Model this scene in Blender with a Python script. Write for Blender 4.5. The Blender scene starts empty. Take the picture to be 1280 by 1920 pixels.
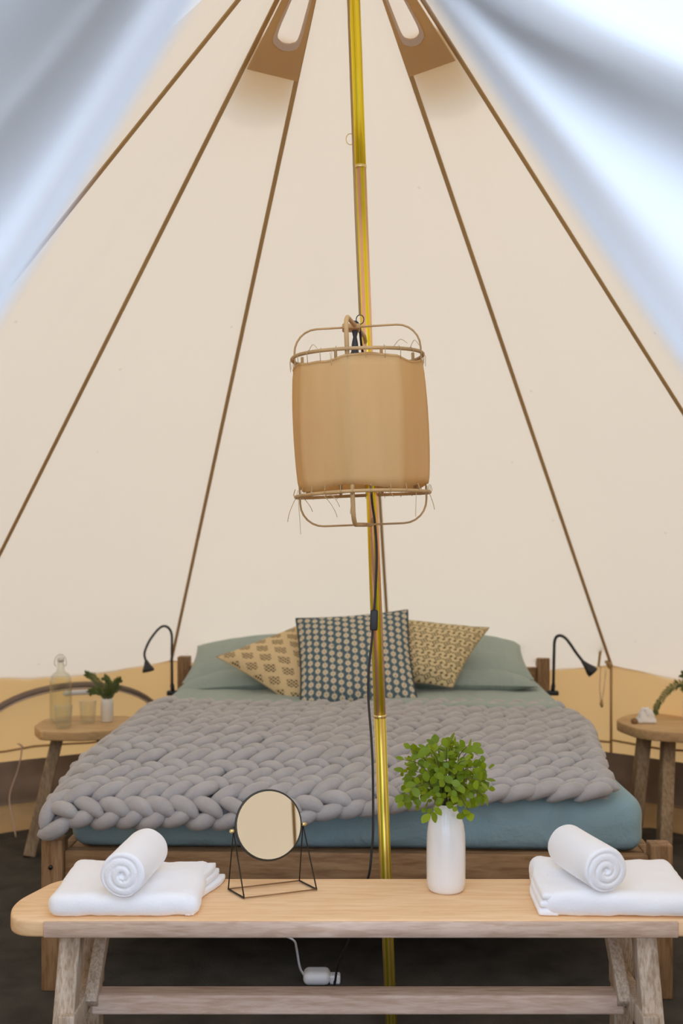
import bpy, bmesh, math, random
from math import sin, cos, pi, radians, sqrt
from mathutils import Vector, Matrix, noise
random.seed(7)
S = bpy.context.scene
COL = S.collection

# ------------------------------------------------------------------ camera, world, sun, exposure
cd = bpy.data.cameras.new('camera')
cam = bpy.data.objects.new('camera', cd); COL.objects.link(cam)
cam.location = (0, 0, 1.25); cam.rotation_euler = (pi/2, 0, 0)
cd.sensor_fit = 'VERTICAL'; cd.sensor_height = 36.0
cd.lens = 2000/1920*36.0
cd.shift_y = 40/1920
cd.clip_start = 0.02; cd.clip_end = 200
cd.dof.use_dof = True; cd.dof.focus_distance = 2.5; cd.dof.aperture_fstop = 3.2
S.camera = cam
w = bpy.data.worlds.new('sky'); S.world = w; w.use_nodes = True
bg = w.node_tree.nodes['Background']
bg.inputs['Color'].default_value = (0.63, 0.755, 0.99, 1); bg.inputs['Strength'].default_value = 1.4
sd = bpy.data.lights.new('sun', 'SUN'); sd.energy = .36; sd.angle = radians(10); sd.color = (1.0, 0.95, 0.86)
sun = bpy.data.objects.new('sun', sd); COL.objects.link(sun)
sun.rotation_euler = Vector((-0.10, -0.20, -0.97)).to_track_quat('-Z', 'Y').to_euler()
S.view_settings.view_transform = 'Standard'
S.view_settings.look = 'None'
S.view_settings.gamma = 1; S.view_settings.use_curve_mapping = False
S.view_settings.exposure = 1.06
S.cycles.use_denoising = True
S.cycles.max_bounces = 14; S.cycles.diffuse_bounces = 8; S.cycles.transmission_bounces = 10; S.cycles.transparent_max_bounces = 12
S.cycles.caustics_reflective = False; S.cycles.caustics_refractive = False

# ------------------------------------------------------------------ materials
def mat(name):
    m = bpy.data.materials.new(name); m.use_nodes = True
    nt = m.node_tree
    return m, nt, nt.nodes['Principled BSDF']
def nd(nt, t, **k):
    n = nt.nodes.new(t)
    for a, b in k.items():
        if a in n.inputs: n.inputs[a].default_value = b
        else: setattr(n, a, b)
    return n
def tc(nt, scale=(1, 1, 1), which='Object'):
    c = nt.nodes.new('ShaderNodeTexCoord'); m = nt.nodes.new('ShaderNodeMapping')
    m.inputs['Scale'].default_value = scale
    nt.links.new(c.outputs[which], m.inputs['Vector']); return m.outputs[0]
def noise_(nt, vec, scale, detail=3, rough=.5, dist=0):
    n = nt.nodes.new('ShaderNodeTexNoise'); n.inputs['Scale'].default_value = scale
    n.inputs['Detail'].default_value = detail; n.inputs['Roughness'].default_value = rough; n.inputs['Distortion'].default_value = dist
    nt.links.new(vec, n.inputs['Vector']); return n.outputs['Fac']
def ramp(nt, fac, stops):
    r = nt.nodes.new('ShaderNodeValToRGB'); cr = r.color_ramp
    while len(cr.elements) < len(stops): cr.elements.new(.5)
    for e, (p, c) in zip(cr.elements, stops): e.position = p; e.color = (*c, 1)
    nt.links.new(fac, r.inputs['Fac']); return r.outputs['Color']
def bump(nt, h, strength=.3, dist=.002, normal=None):
    b = nt.nodes.new('ShaderNodeBump'); b.inputs['Strength'].default_value = strength; b.inputs['Distance'].default_value = dist
    nt.links.new(h, b.inputs['Height'])
    if normal: nt.links.new(normal, b.inputs['Normal'])
    return b.outputs[0]
def plain(name, col, rough=.5, metal=0, spec=.5, nscale=0, nb=.2, var=.0, coat=0):
    m, nt, p = mat(name)
    p.inputs['Base Color'].default_value = (*col, 1); p.inputs['Roughness'].default_value = rough; p.inputs['Metallic'].default_value = metal
    p.inputs['Specular IOR Level'].default_value = spec; p.inputs['Coat Weight'].default_value = coat
    v = tc(nt)
    if nscale:
        f = noise_(nt, v, nscale, 3); nt.links.new(bump(nt, f, nb, .002), p.inputs['Normal'])
    f = noise_(nt, v, 9, 2)
    k = [max(0, c*(1-var)) for c in col], [min(1, c*(1+var)) for c in col]
    nt.links.new(ramp(nt, f, [(.3, k[0]), (.7, k[1])]), p.inputs['Base Color'])
    return m
def canvas(name, dif, trans, fac=.5, var=.04, spots=False, bs=.15):
    m, nt, p = mat(name)
    v = tc(nt)
    f = noise_(nt, v, 1.6, 3)
    colr = ramp(nt, f, [(.3, [c*(1-var) for c in dif]), (.7, [min(1, c*(1+var)) for c in dif])])
    if spots:
        s = noise_(nt, v, 14, 2)
        sp = nt.nodes.new('ShaderNodeTexVoronoi'); sp.inputs['Scale'].default_value = 5.5; nt.links.new(v, sp.inputs['Vector'])
        r = ramp(nt, sp.outputs['Distance'], [(.018, (.45, .38, .22)), (.04, (1, 1, 1))])
        mx = nt.nodes.new('ShaderNodeMix'); mx.data_type = 'RGBA'; mx.blend_type = 'MULTIPLY'; mx.inputs[0].default_value = .6
        nt.links.new(colr, mx.inputs[6]); nt.links.new(r, mx.inputs[7]); colr = mx.outputs[2]
    nt.links.new(colr, p.inputs['Base Color']); p.inputs['Roughness'].default_value = .95; p.inputs['Specular IOR Level'].default_value = .1
    wv = noise_(nt, tc(nt, (1, 1, .25)), 5, 4)
    nt.links.new(bump(nt, wv, bs, .03), p.inputs['Normal'])
    t = nt.nodes.new('ShaderNodeBsdfTranslucent'); t.inputs['Color'].default_value = (*trans, 1)
    mxs = nt.nodes.new('ShaderNodeMixShader'); mxs.inputs[0].default_value = fac
    nt.links.new(p.outputs[0], mxs.inputs[1]); nt.links.new(t.outputs[0], mxs.inputs[2])
    nt.links.new(mxs.outputs[0], nt.nodes['Material Output'].inputs['Surface'])
    return m
def wood(name, light, dark, axis='X', scale=7, rough=.6, contrast=1, bs=.25, stretch=.12):
    m, nt, p = mat(name)
    s = {'X': (stretch, 1, 1), 'Y': (1, stretch, 1), 'Z': (1, 1, stretch)}[axis]
    v = tc(nt, s)
    f = noise_(nt, v, scale*1.3, 5, .6, 1.4)
    fine = noise_(nt, v, scale*14, 3, .6, .3)
    knots = noise_(nt, tc(nt), 4.5, 2, .5, .5)
    c1 = ramp(nt, f, [(.33, dark), (.62, light)])
    c2 = ramp(nt, fine, [(.35, [x*.82 for x in light]), (.6, [1, 1, 1])])
    mx = nt.nodes.new('ShaderNodeMix'); mx.data_type = 'RGBA'; mx.blend_type = 'MULTIPLY'; mx.inputs[0].default_value = .35*contrast
    nt.links.new(c1, mx.inputs[6]); nt.links.new(c2, mx.inputs[7])
    c3 = ramp(nt, knots, [(.24, [x*.55 for x in dark]), (.30, [1, 1, 1])])
    m2 = nt.nodes.new('ShaderNodeMix'); m2.data_type = 'RGBA'; m2.blend_type = 'MULTIPLY'; m2.inputs[0].default_value = .6
    nt.links.new(mx.outputs[2], m2.inputs[6]); nt.links.new(c3, m2.inputs[7])
    nt.links.new(m2.outputs[2], p.inputs['Base Color'])
    p.inputs['Roughness'].default_value = rough; p.inputs['Specular IOR Level'].default_value = .3
    nt.links.new(bump(nt, fine, bs, .002), p.inputs['Normal'])
    return m

M = {}
M['roof'] = canvas('roof_canvas', (.74, .66, .555), (.66, .505, .34), .46, .03, True)
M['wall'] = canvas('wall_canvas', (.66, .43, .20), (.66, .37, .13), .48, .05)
M['patch'] = canvas('vent_canvas', (.66, .50, .28), (.80, .58, .30), .48, .05)
M['binding'] = canvas('binding_tape', (.80, .70, .60), (.8, .62, .50), .42, .03)
M['flap'] = canvas('flap_canvas', (.72, .72, .72), (.80, .78, .72), .14, .02, bs=.05)
M['seam'] = canvas('seam_tape', (.56, .39, .19), (.55, .35, .12), .3, .08)
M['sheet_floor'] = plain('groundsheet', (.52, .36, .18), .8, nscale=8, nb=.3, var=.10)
M['skirt'] = plain('groundsheet_shaded_fold', (.24, .17, .12), .7, nscale=6, nb=.4, var=.18)  # groundsheet colour darkened to paint in the shade of its folds
M['carpet'] = plain('carpet_pile', (.075, .068, .058), 1, spec=.05, nscale=120, nb=1, var=.22)
M['bounce'] = plain('pale_bounce_ground', (.36, .35, .33), 1, spec=.1, nscale=60, nb=.6, var=.2)  # unseen ground, tone made pale to bounce light through the door
M['bench_top'] = wood('bench_pine', (.92, .65, .385), (.84, .56, .30), 'X', 5)
M['bench_face'] = wood('bench_weathered', (.74, .57, .45), (.58, .43, .33), 'X', 8, contrast=1.6)
M['bench_leg'] = wood('bench_leg_wood', (.66, .54, .41), (.44, .34, .24), 'Z', 14, contrast=2, bs=.5)
M['bed_wood'] = wood('bed_wood', (.42, .25, .12), (.28, .16, .075), 'X', 6, contrast=1.4)
M['bed_post'] = wood('bed_post_wood', (.42, .25, .12), (.28, .16, .075), 'Z', 8, contrast=1.4)
M['table_top'] = wood('table_top_wood', (.66, .45, .23), (.56, .36, .17), 'X', 6)
M['table_leg'] = wood('table_leg_wood', (.42, .31, .19), (.28, .20, .12), 'Z', 9, contrast=1.6)
M['black'] = plain('black_plastic', (.02, .02, .022), .45, var=.1)
M['rubber'] = plain('black_cable_sheath', (.025, .023, .022), .55, var=.1)
M['wire'] = plain('dark_wire', (.06, .055, .045), .4, metal=.8, var=.1)
M['steel'] = plain('steel', (.55, .52, .45), .3, metal=1, var=.05)
M['brass'] = plain('brass', (.75, .58, .25), .3, metal=1, var=.05)
M['white_ceramic'] = plain('white_glaze', (.80, .79, .77), .16, spec=.5, var=.02, coat=.4)
M['white_matt'] = plain('white_matt_vase', (.78, .74, .66), .5, var=.02)
M['white_plastic'] = plain('white_plastic', (.8, .8, .8), .35, var=.02)
M['paper'] = plain('tissue_paper', (.85, .83, .80), .9, nscale=40, nb=.4, var=.03)
M['bamboo'] = plain('bamboo', (.50, .31, .13), .55, nscale=60, nb=.2, var=.22)
M['thread'] = plain('jute_thread', (.50, .36, .17), .9, var=.1)
M['ash'] = plain('hoop_rubber', (.20, .14, .10), .5, var=.15)
M['stem'] = plain('stem', (.12, .10, .04), .7, var=.2)
M['shell'] = plain('brown_shell', (.25, .13, .05), .6, var=.2)

def terry():
    m, nt, p = mat('white_terry'); p.inputs['Base Color'].default_value = (.93, .93, .94, 1)
    p.inputs['Roughness'].default_value = 1; p.inputs['Specular IOR Level'].default_value = .1
    p.inputs['Sheen Weight'].default_value = .3
    v = tc(nt); f = noise_(nt, v, 260, 2)
    nt.links.new(bump(nt, f, .35, .002), p.inputs['Normal']); return m
M['towel'] = terry()
def linen(name, c1, c2, bs=.6, sc=6):
    m, nt, p = mat(name)
    v = tc(nt, (1, .35, 1)); f = noise_(nt, v, sc, 5, .55, .8)
    nt.links.new(ramp(nt, f, [(.3, c1), (.7, c2)]), p.inputs['Base Color'])
    p.inputs['Roughness'].default_value = .9; p.inputs['Specular IOR Level'].default_value = .15; p.inputs['Sheen Weight'].default_value = .15
    nt.links.new(bump(nt, f, bs, .03), p.inputs['Normal']); return m
M['linen'] = linen('sage_linen', (.25, .375, .415), (.29, .42, .46))
M['linen2'] = linen('sage_pillow_linen', (.31, .37, .33), (.35, .41, .365), .9, 5)
def wool():
    m, nt, p = mat('merino_wool')
    v = tc(nt); f = noise_(nt, v, 20, 3); g = noise_(nt, tc(nt, (1, .2, 1)), 160, 3, .6)
    nt.links.new(ramp(nt, f, [(.3, (.40, .378, .37)), (.7, (.47, .448, .438))]), p.inputs['Base Color'])
    p.inputs['Roughness'].default_value = 1; p.inputs['Specular IOR Level'].default_value = .1; p.inputs['Sheen Weight'].default_value = .25
    nt.links.new(bump(nt, g, .35, .004), p.inputs['Normal']); return m
M['wool'] = wool()
def shade_cloth():
    m, nt, p = mat('shade_cloth')
    v = tc(nt); f = noise_(nt, tc(nt, (1, 1, .15)), 30, 4)
    nt.links.new(ramp(nt, f, [(.3, (.84, .61, .30)), (.7, (.92, .68, .35))]), p.inputs['Base Color'])
    p.inputs['Roughness'].default_value = .95; p.inputs['Specular IOR Level'].default_value = .1
    g = noise_(nt, v, 300, 2); nt.links.new(bump(nt, g, .2, .001), p.inputs['Normal'])
    t = nt.nodes.new('ShaderNodeBsdfTranslucent'); t.inputs['Color'].default_value = (.86, .64, .30, 1)
    mx = nt.nodes.new('ShaderNodeMixShader'); mx.inputs[0].default_value = .5
    nt.links.new(p.outputs[0], mx.inputs[1]); nt.links.new(t.outputs[0], mx.inputs[2])
    nt.links.new(mx.outputs[0], nt.nodes['Material Output'].inputs['Surface']); return m
M['shade'] = shade_cloth()
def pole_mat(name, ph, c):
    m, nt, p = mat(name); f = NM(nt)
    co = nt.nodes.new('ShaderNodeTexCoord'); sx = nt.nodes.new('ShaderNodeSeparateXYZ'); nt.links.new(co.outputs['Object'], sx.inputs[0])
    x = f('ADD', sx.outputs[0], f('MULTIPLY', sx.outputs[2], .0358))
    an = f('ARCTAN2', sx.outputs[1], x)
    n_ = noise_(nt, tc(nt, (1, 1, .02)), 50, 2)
    v = f('ADD', f('MULTIPLY', f('COSINE', f('ADD', f('MULTIPLY', an, 5), ph)), .34), n_)  # stripes round the pole paint its reflections into the base colour
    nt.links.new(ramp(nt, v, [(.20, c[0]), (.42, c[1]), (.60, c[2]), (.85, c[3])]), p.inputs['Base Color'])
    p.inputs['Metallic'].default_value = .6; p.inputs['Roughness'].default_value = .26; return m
def glass(name, tint, rough=0):
    m, nt, p = mat(name); p.inputs['Base Color'].default_value = (*tint, 1)
    p.inputs['Transmission Weight'].default_value = 1; p.inputs['Roughness'].default_value = rough; p.inputs['IOR'].default_value = 1.45
    return m
def thin_glass(name, tint):
    m, nt, p = mat(name)
    t = nt.nodes.new('ShaderNodeBsdfTransparent'); t.inputs['Color'].default_value = (*tint, 1)
    g_ = nt.nodes.new('ShaderNodeBsdfGlossy'); g_.inputs['Roughness'].default_value = .03
    f = nt.nodes.new('ShaderNodeLayerWeight'); f.inputs['Blend'].default_value = .25
    mx = nt.nodes.new('ShaderNodeMixShader'); nt.links.new(f.outputs['Facing'], mx.inputs[0])
    k = nt.nodes.new('ShaderNodeMath'); k.operation = 'MULTIPLY'; k.inputs[1].default_value = .55; nt.links.new(f.outputs['Facing'], k.inputs[0]); nt.links.new(k.outputs[0], mx.inputs[0])
    nt.links.new(t.outputs[0], mx.inputs[1]); nt.links.new(g_.outputs[0], mx.inputs[2]); nt.links.new(mx.outputs[0], nt.nodes['Material Output'].inputs['Surface'])
    return m
M['glass'] = thin_glass('clear_glass', (.965, .97, .94))
m_, nt_, p_ = mat('mirror_silver'); p_.inputs['Metallic'].default_value = 1; p_.inputs['Roughness'].default_value = .015; p_.inputs['Base Color'].default_value = (.93, .87, .74, 1)
M['mirror'] = m_
def leafm(name, c1, c2, tr):
    m, nt, p = mat(name)
    oi = nt.nodes.new('ShaderNodeObjectInfo')
    nt.links.new(ramp(nt, oi.outputs['Random'], [(0, c1), (1, c2)]), p.inputs['Base Color'])
    p.inputs['Roughness'].default_value = .5
    t = nt.nodes.new('ShaderNodeBsdfTranslucent'); t.inputs['Color'].default_value = (*tr, 1)
    mx = nt.nodes.new('ShaderNodeMixShader'); mx.inputs[0].default_value = .4
    nt.links.new(p.outputs[0], mx.inputs[1]); nt.links.new(t.outputs[0], mx.inputs[2])
    nt.links.new(mx.outputs[0], nt.nodes['Material Output'].inputs['Surface']); return m
M['leaf'] = leafm('fresh_leaf', (.12, .22, .006), (.24, .34, .010), (.38, .48, .012))
M['fern'] = leafm('fern_leaf', (.07, .10, .03), (.12, .16, .04), (.16, .20, .04))

class NM:                                    # tiny node-math helper
    def __init__(s, nt): s.nt = nt
    def __call__(s, op, a, b=None, c=None):
        n = s.nt.nodes.new('ShaderNodeMath'); n.operation = op
        for i, x in enumerate((a, b, c)):
            if x is None: continue
            if isinstance(x, (int, float)): n.inputs[i].default_value = x
            else: s.nt.links.new(x, n.inputs[i])
        return n.outputs[0]
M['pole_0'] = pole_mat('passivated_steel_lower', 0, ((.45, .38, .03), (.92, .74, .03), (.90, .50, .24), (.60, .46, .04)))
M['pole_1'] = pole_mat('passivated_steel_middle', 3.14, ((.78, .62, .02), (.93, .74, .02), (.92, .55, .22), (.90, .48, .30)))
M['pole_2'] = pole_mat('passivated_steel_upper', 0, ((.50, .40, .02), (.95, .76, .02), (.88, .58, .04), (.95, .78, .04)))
def cushion_mat(name, kind, base, ink, nu, nv):
    m, nt, p = mat(name); f = NM(nt)
    c = nt.nodes.new('ShaderNodeTexCoord'); sx = nt.nodes.new('ShaderNodeSeparateXYZ'); nt.links.new(c.outputs['UV'], sx.inputs[0])
    u = f('MULTIPLY', sx.outputs[0], nu); v = f('MULTIPLY', sx.outputs[1], nv)
    if kind == 'dots':
        col = f('FLOOR', u); v = f('ADD', v, f('MULTIPLY', f('MODULO', col, 3), .33))
    else:
        row = f('FLOOR', v); u = f('ADD', u, f('MULTIPLY', f('MODULO', row, 2), .5))
    cx = f('SUBTRACT', f('FRACT', u), .5); cy = f('SUBTRACT', f('FRACT', v), .5)
    ax = f('ABSOLUTE', cx); ay = f('ABSOLUTE', cy)
    r = f('SQRT', f('ADD', f('MULTIPLY', cx, cx), f('MULTIPLY', cy, cy)))
    if kind == 'dots':
        an = f('ARCTAN2', cy, cx)
        rr = f('ADD', r, f('MULTIPLY', f('COSINE', f('MULTIPLY', an, 7)), .03))
        mask = f('LESS_THAN', rr, .36); core = f('LESS_THAN', r, .10)
        edge = f('MULTIPLY', f('LESS_THAN', ax, .05), f('GREATER_THAN', ay, .42))
        fac = f('MAXIMUM', mask, edge)
        extra = core; extra_col = (.33, .13, .07)
    elif kind == 'dash':
        dia = f('LESS_THAN', f('ADD', f('MULTIPLY', ax, .9), f('MULTIPLY', ay, .60)), .33)
        h1 = f('GREATER_THAN', f('FRACT', f('MULTIPLY', f('ADD', cx, .5), 6.0)), .34)
        h2 = f('GREATER_THAN', f('FRACT', f('ADD', f('MULTIPLY', f('ADD', cy, .5), 5.0), 0)), .30)
        fac = f('MULTIPLY', dia, f('MULTIPLY', h1, h2)); extra = None
    else:
        ring = f('LESS_THAN', f('ABSOLUTE', f('SUBTRACT', f('ADD', ax, ay), .30)), .055)
        core = f('LESS_THAN', r, .09)
        corner = f('GREATER_THAN', f('ADD', ax, ay), .80)
        arm = f('MULTIPLY', f('LESS_THAN', f('MINIMUM', ax, ay), .05), f('GREATER_THAN', f('MAXIMUM', ax, ay), .38))
        fac = f('MAXIMUM', f('MAXIMUM', ring, core), f('MAXIMUM', corner, arm)); extra = None
    wn = noise_(nt, c.outputs['UV'], 40, 3)
    fac = f('MULTIPLY', fac, f('GREATER_THAN', wn, .31))
    mx = nt.nodes.new('ShaderNodeMix'); mx.data_type = 'RGBA'; nt.links.new(fac, mx.inputs[0])
    mx.inputs[6].default_value = (*base, 1); mx.inputs[7].default_value = (*ink, 1)
    out = mx.outputs[2]
    if extra:
        m2 = nt.nodes.new('ShaderNodeMix'); m2.data_type = 'RGBA'; nt.links.new(f('MULTIPLY', extra, .55), m2.inputs[0])
        nt.links.new(out, m2.inputs[6]); m2.inputs[7].default_value = (*extra_col, 1); out = m2.outputs[2]
    nt.links.new(out, p.inputs['Base Color']); p.inputs['Roughness'].default_value = .95; p.inputs['Specular IOR Level'].default_value = .1
    g = noise_(nt, tc(nt), 350, 2); nt.links.new(bump(nt, g, .25, .001), p.inputs['Normal'])
    return m
M['cush_dash'] = cushion_mat('cream_dash_print', 'dash', (.72, .55, .31), (.09, .055, .03), 6, 7)
M['cush_blue'] = cushion_mat('blue_dot_print', 'dots', (.095, .145, .175), (.66, .58, .42), 15, 14)
M['cush_trel'] = cushion_mat('cream_trellis_print', 'trel', (.72, .58, .33), (.10, .08, .045), 9, 8)
M['piping2'] = plain('tan_piping', (.40, .30, .18), .9, var=.1)
M['piping'] = plain('dark_piping', (.05, .05, .055), .9, var=.1)

# ------------------------------------------------------------------ object helpers
def thing(name, label, cat, loc=(0, 0, 0), group=None):
    o = bpy.data.objects.new(name, None); COL.objects.link(o); o.location = loc; o.empty_display_size = .05
    o['label'] = label; o['category'] = cat
    if group: o['group'] = group
    return o
def worldloc(o):
    v = Vector((0, 0, 0))
    while o is not None: v += o.location; o = o.parent
    return v
def struct(name):
    o = bpy.data.objects.new(name, None); COL.objects.link(o); o['kind'] = 'structure'; return o
def mk(name, vf, m, parent=None, smooth=True, label=None, uvs=None, origin=None):
    """one mesh object from world-space (verts, faces)"""
    V, F = vf
    L = worldloc(parent) if parent else Vector((0, 0, 0))
    O = Vector(origin) if origin is not None else L
    me = bpy.data.meshes.new(name)
    me.from_pydata([tuple(Vector(v) - O) for v in V], [], F)
    me.materials.append(M[m] if isinstance(m, str) else m)
    if smooth:
        for p in me.polygons: p.use_smooth = True
    if uvs:
        ul = me.uv_layers.new(name='UVMap')
        for p in me.polygons:
            for li, vi in zip(p.loop_indices, p.vertices): ul.data[li].uv = uvs[vi]
    me.update()
    o = bpy.data.objects.new(name, me); COL.objects.link(o)
    if parent: o.parent = parent; o.location = O - L
    else: o.location = O
    if label: o['label'] = label
    return o
def join(*ps):
    V, F = [], []
    for v, f in ps:
        n = len(V); V += list(v); F += [tuple(i+n for i in q) for q in f]
    return V, F
def xf(vf, mtx):
    return [mtx @ Vector(v) for v in vf[0]], vf[1]
def move(vf, d): return [Vector(v)+Vector(d) for v in vf[0]], vf[1]
def frame_of(z, up=None):
    z = z.normalized(); up = up or (Vector((0, 0, 1)) if abs(z.z) < .95 else Vector((0, 1, 0)))
    x = up.cross(z).normalized(); y = z.cross(x); return x, y, z
def smooth_path(pts, n=6):
    P = [Vector(p) for p in pts]; out = []
    for i in range(len(P)-1):
        p0 = P[max(i-1, 0)]; p1 = P[i]; p2 = P[i+1]; p3 = P[min(i+2, len(P)-1)]
        for k in range(n):
            t = k/n
            out.append(.5*((2*p1)+(p2-p0)*t+(2*p0-5*p1+4*p2-p3)*t*t+(3*p1-p0-3*p2+p3)*t**3))
    out.append(P[-1]); return out
def tube(pts, r, seg=8, closed=False, cap=True, sx=1, sy=1, up=None):
    """sweep; r number or list; sx, sy flatten the section"""
    P = [Vector(p) for p in pts]; n = len(P); V, F = [], []
    prev = None
    for i, p in enumerate(P):
        a = P[(i-1) % n] if (closed or i > 0) else P[0]; b = P[(i+1) % n] if (closed or i < n-1) else P[-1]
        t = (b-a).normalized()
        if prev is None: x, y, _ = frame_of(t, up)
        else:
            x = (prev - t*prev.dot(t)).normalized(); y = t.cross(x)
        if up is not None: x = up.cross(t).normalized(); y = t.cross(x)
        prev = x; rr = r[i] if isinstance(r, (list, tuple)) else r
        for k in range(seg):
            an = 2*pi*(k+.5)/seg
            V.append(p + x*(cos(an)*rr*sx) + y*(sin(an)*rr*sy))
    m = n if closed else n-1
    for i in range(m):
        for k in range(seg):
            a = i*seg+k; b = i*seg+(k+1) % seg; c = ((i+1) % n)*seg+(k+1) % seg; d = ((i+1) % n)*seg+k
            F.append((a, b, c, d))
    if cap and not closed:
        F.append(tuple(range(seg-1, -1, -1))); F.append(tuple((n-1)*seg+k for k in range(seg)))
    return V, F
def lathe(prof, seg=28, c=(0, 0, 0)):
    V, F = [], []; c = Vector(c)
    for r, z in prof:
        for k in range(seg):
            a = 2*pi*k/seg; V.append(c+Vector((cos(a)*r, sin(a)*r, z)))
    for i in range(len(prof)-1):
        for k in range(seg):
            F.append((i*seg+k, i*seg+(k+1) % seg, (i+1)*seg+(k+1) % seg, (i+1)*seg+k))
    if prof[0][0] > 1e-5: F.append(tuple(range(seg-1, -1, -1)))
    if prof[-1][0] > 1e-5: F.append(tuple((len(prof)-1)*seg+k for k in range(seg)))
    return V, F
def bevel_mesh(V, F, b, seg=2):
    bm = bmesh.new(); vs = [bm.verts.new(v) for v in V]
    for f in F: bm.faces.new([vs[i] for i in f])
    bmesh.ops.recalc_face_normals(bm, faces=bm.faces)
    if b: bmesh.ops.bevel(bm, geom=list(bm.edges), offset=b, segments=seg, affect='EDGES', profile=.6)
    bm.verts.ensure_lookup_table(); bm.verts.index_update()
    r = [v.co.copy() for v in bm.verts], [tuple(v.index for v in f.verts) for f in bm.faces]
    bm.free(); return r
CF = [(0, 1, 3, 2), (4, 6, 7, 5), (0, 4, 5, 1), (2, 3, 7, 6), (0, 2, 6, 4), (1, 5, 7, 3)]
def box(c, s, b=.003, seg=2, mtx=None):
    V = [Vector((x*s[0]/2, y*s[1]/2, z*s[2]/2)) for x in (-1, 1) for y in (-1, 1) for z in (-1, 1)]
    if mtx: V = [mtx @ v for v in V]
    V = [v+Vector(c) for v in V]
    return bevel_mesh(V, CF, b, seg)
def beam(a, b, wx, wy, xdir, bev=.003, wx2=None, wy2=None):
    """square beam from a to b; xdir is the direction of width wx"""
    a = Vector(a); b = Vector(b); z = (b-a).normalized(); x = Vector(xdir); x = (x-z*x.dot(z)).normalized(); y = z.cross(x)
    V = []
    for sx in (-1, 1):
        for sy in (-1, 1):
            for e, W, H in ((a, wx, wy), (b, wx2 or wx, wy2 or wy)): V.append(e+x*(sx*W/2)+y*(sy*H/2))
    return bevel_mesh(V, CF, bev, 2)
def prism(poly, z0, z1, bev=.004, seg=3):
    n = len(poly); V = [Vector((x, y, z0)) for x, y in poly]+[Vector((x, y, z1)) for x, y in poly]
    F = [tuple(range(n-1, -1, -1)), tuple(range(n, 2*n))]+[(i, (i+1) % n, n+(i+1) % n, n+i) for i in range(n)]
    bm = bmesh.new(); vs = [bm.verts.new(v) for v in V]
    for f in F: bm.faces.new([vs[i] for i in f])
    bmesh.ops.recalc_face_normals(bm, faces=bm.faces)
    e = [e for e in bm.edges if abs(e.verts[0].co.z-e.verts[1].co.z) < 1e-6]
    bmesh.ops.bevel(bm, geom=e, offset=bev, segments=seg, affect='EDGES', profile=.5)
    bmesh.ops.triangulate(bm, faces=[f for f in bm.faces if len(f.verts) > 4])
    bm.verts.ensure_lookup_table(); bm.verts.index_update()
    r = [v.co.copy() for v in bm.verts], [tuple(v.index for v in f.verts) for f in bm.faces]
    bm.free(); return r
def round_poly(pts, r, n=5):
    out = []; N = len(pts)
    for i in range(N):
        p = Vector(pts[i]); a = Vector(pts[i-1]); b = Vector(pts[(i+1) % N])
        rr = r[i] if isinstance(r, (list, tuple)) else r
        d1 = (a-p); d2 = (b-p); k = min(rr, d1.length*.48, d2.length*.48)
        s = p+d1.normalized()*k; e = p+d2.normalized()*k
        for j in range(n+1):
            t = j/n; out.append(tuple((1-t)**2*s+2*t*(1-t)*p+t*t*e))
    return out
def soft_box(s, r, n=(20, 14, 6), amp=0, freq=8, seed=0, fn=None):
    """rounded box centred at the origin with noise; returns verts, faces"""
    V, F, idx = [], [], {}
    sx, sy, sz = s
    def add(p):
        k = (round(p[0], 5), round(p[1], 5), round(p[2], 5))
        if k in idx: return idx[k]
        idx[k] = len(V); V.append(Vector(p)); return idx[k]
    dims = [(0, 1, 2, 1), (0, 1, 2, -1), (1, 2, 0, 1), (1, 2, 0, -1), (2, 0, 1, 1), (2, 0, 1, -1)]
    for a, b, c, sg in dims:
        na, nb = n[a], n[b]
        for i in range(na):
            for j in range(nb):
                q = []
                for di, dj in ((0, 0), (1, 0), (1, 1), (0, 1)):
                    p = [0, 0, 0]; p[a] = -s[a]/2+s[a]*(i+di)/na; p[b] = -s[b]/2+s[b]*(j+dj)/nb; p[c] = sg*s[c]/2
                    q.append(add(p))
                F.append(tuple(q if sg > 0 else q[::-1]))
    out = []
    for p in V:
        q = Vector([max(-(s[k]/2-r), min(s[k]/2-r, p[k])) for k in range(3)])
        d = p-q; nrm = d.normalized() if d.length > 1e-9 else Vector((0, 0, 1))
        # a sharp cube face point keeps its face distance when it is not near an edge
        pp = q+nrm*r
        if amp:
            pp = pp+nrm*amp*noise.fractal(pp*freq+Vector((seed, seed*2, 0)), 1.0, 2.0, 3)
        if fn: pp = fn(pp)
        out.append(pp)
    return out, F

# ------------------------------------------------------------------ ground, floor, tent shell
AP = Vector((0, 2.65, 2.9)); CX, CY = 0.0, 2.65; RW, ZE = 2.5, .65
SEAMS = [radians(5.3+24*k) for k in range(15)]
def cone(phi, r, inset=0):
    z = 2.9-(2.9-ZE)/RW*r
    n = Vector((-sin(phi)*.669, -cos(phi)*.669, -.743))*inset
    return Vector((CX+sin(phi)*r, CY+cos(phi)*r, z))+n
def chord(k, t, r, inset=0):
    return cone(SEAMS[k % 15], r, inset)*(1-t)+cone(SEAMS[(k+1) % 15], r, inset)*t

g = mk('ground', ([(-40, -40, -.03), (40, -40, -.03), (40, 45, -.03), (-40, 45, -.03)], [(0, 1, 2, 3)]), 'bounce', smooth=False)
g['kind'] = 'structure'; g['label'] = 'pale gravel ground outside the tent, unseen, made pale to reflect light in'

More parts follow.
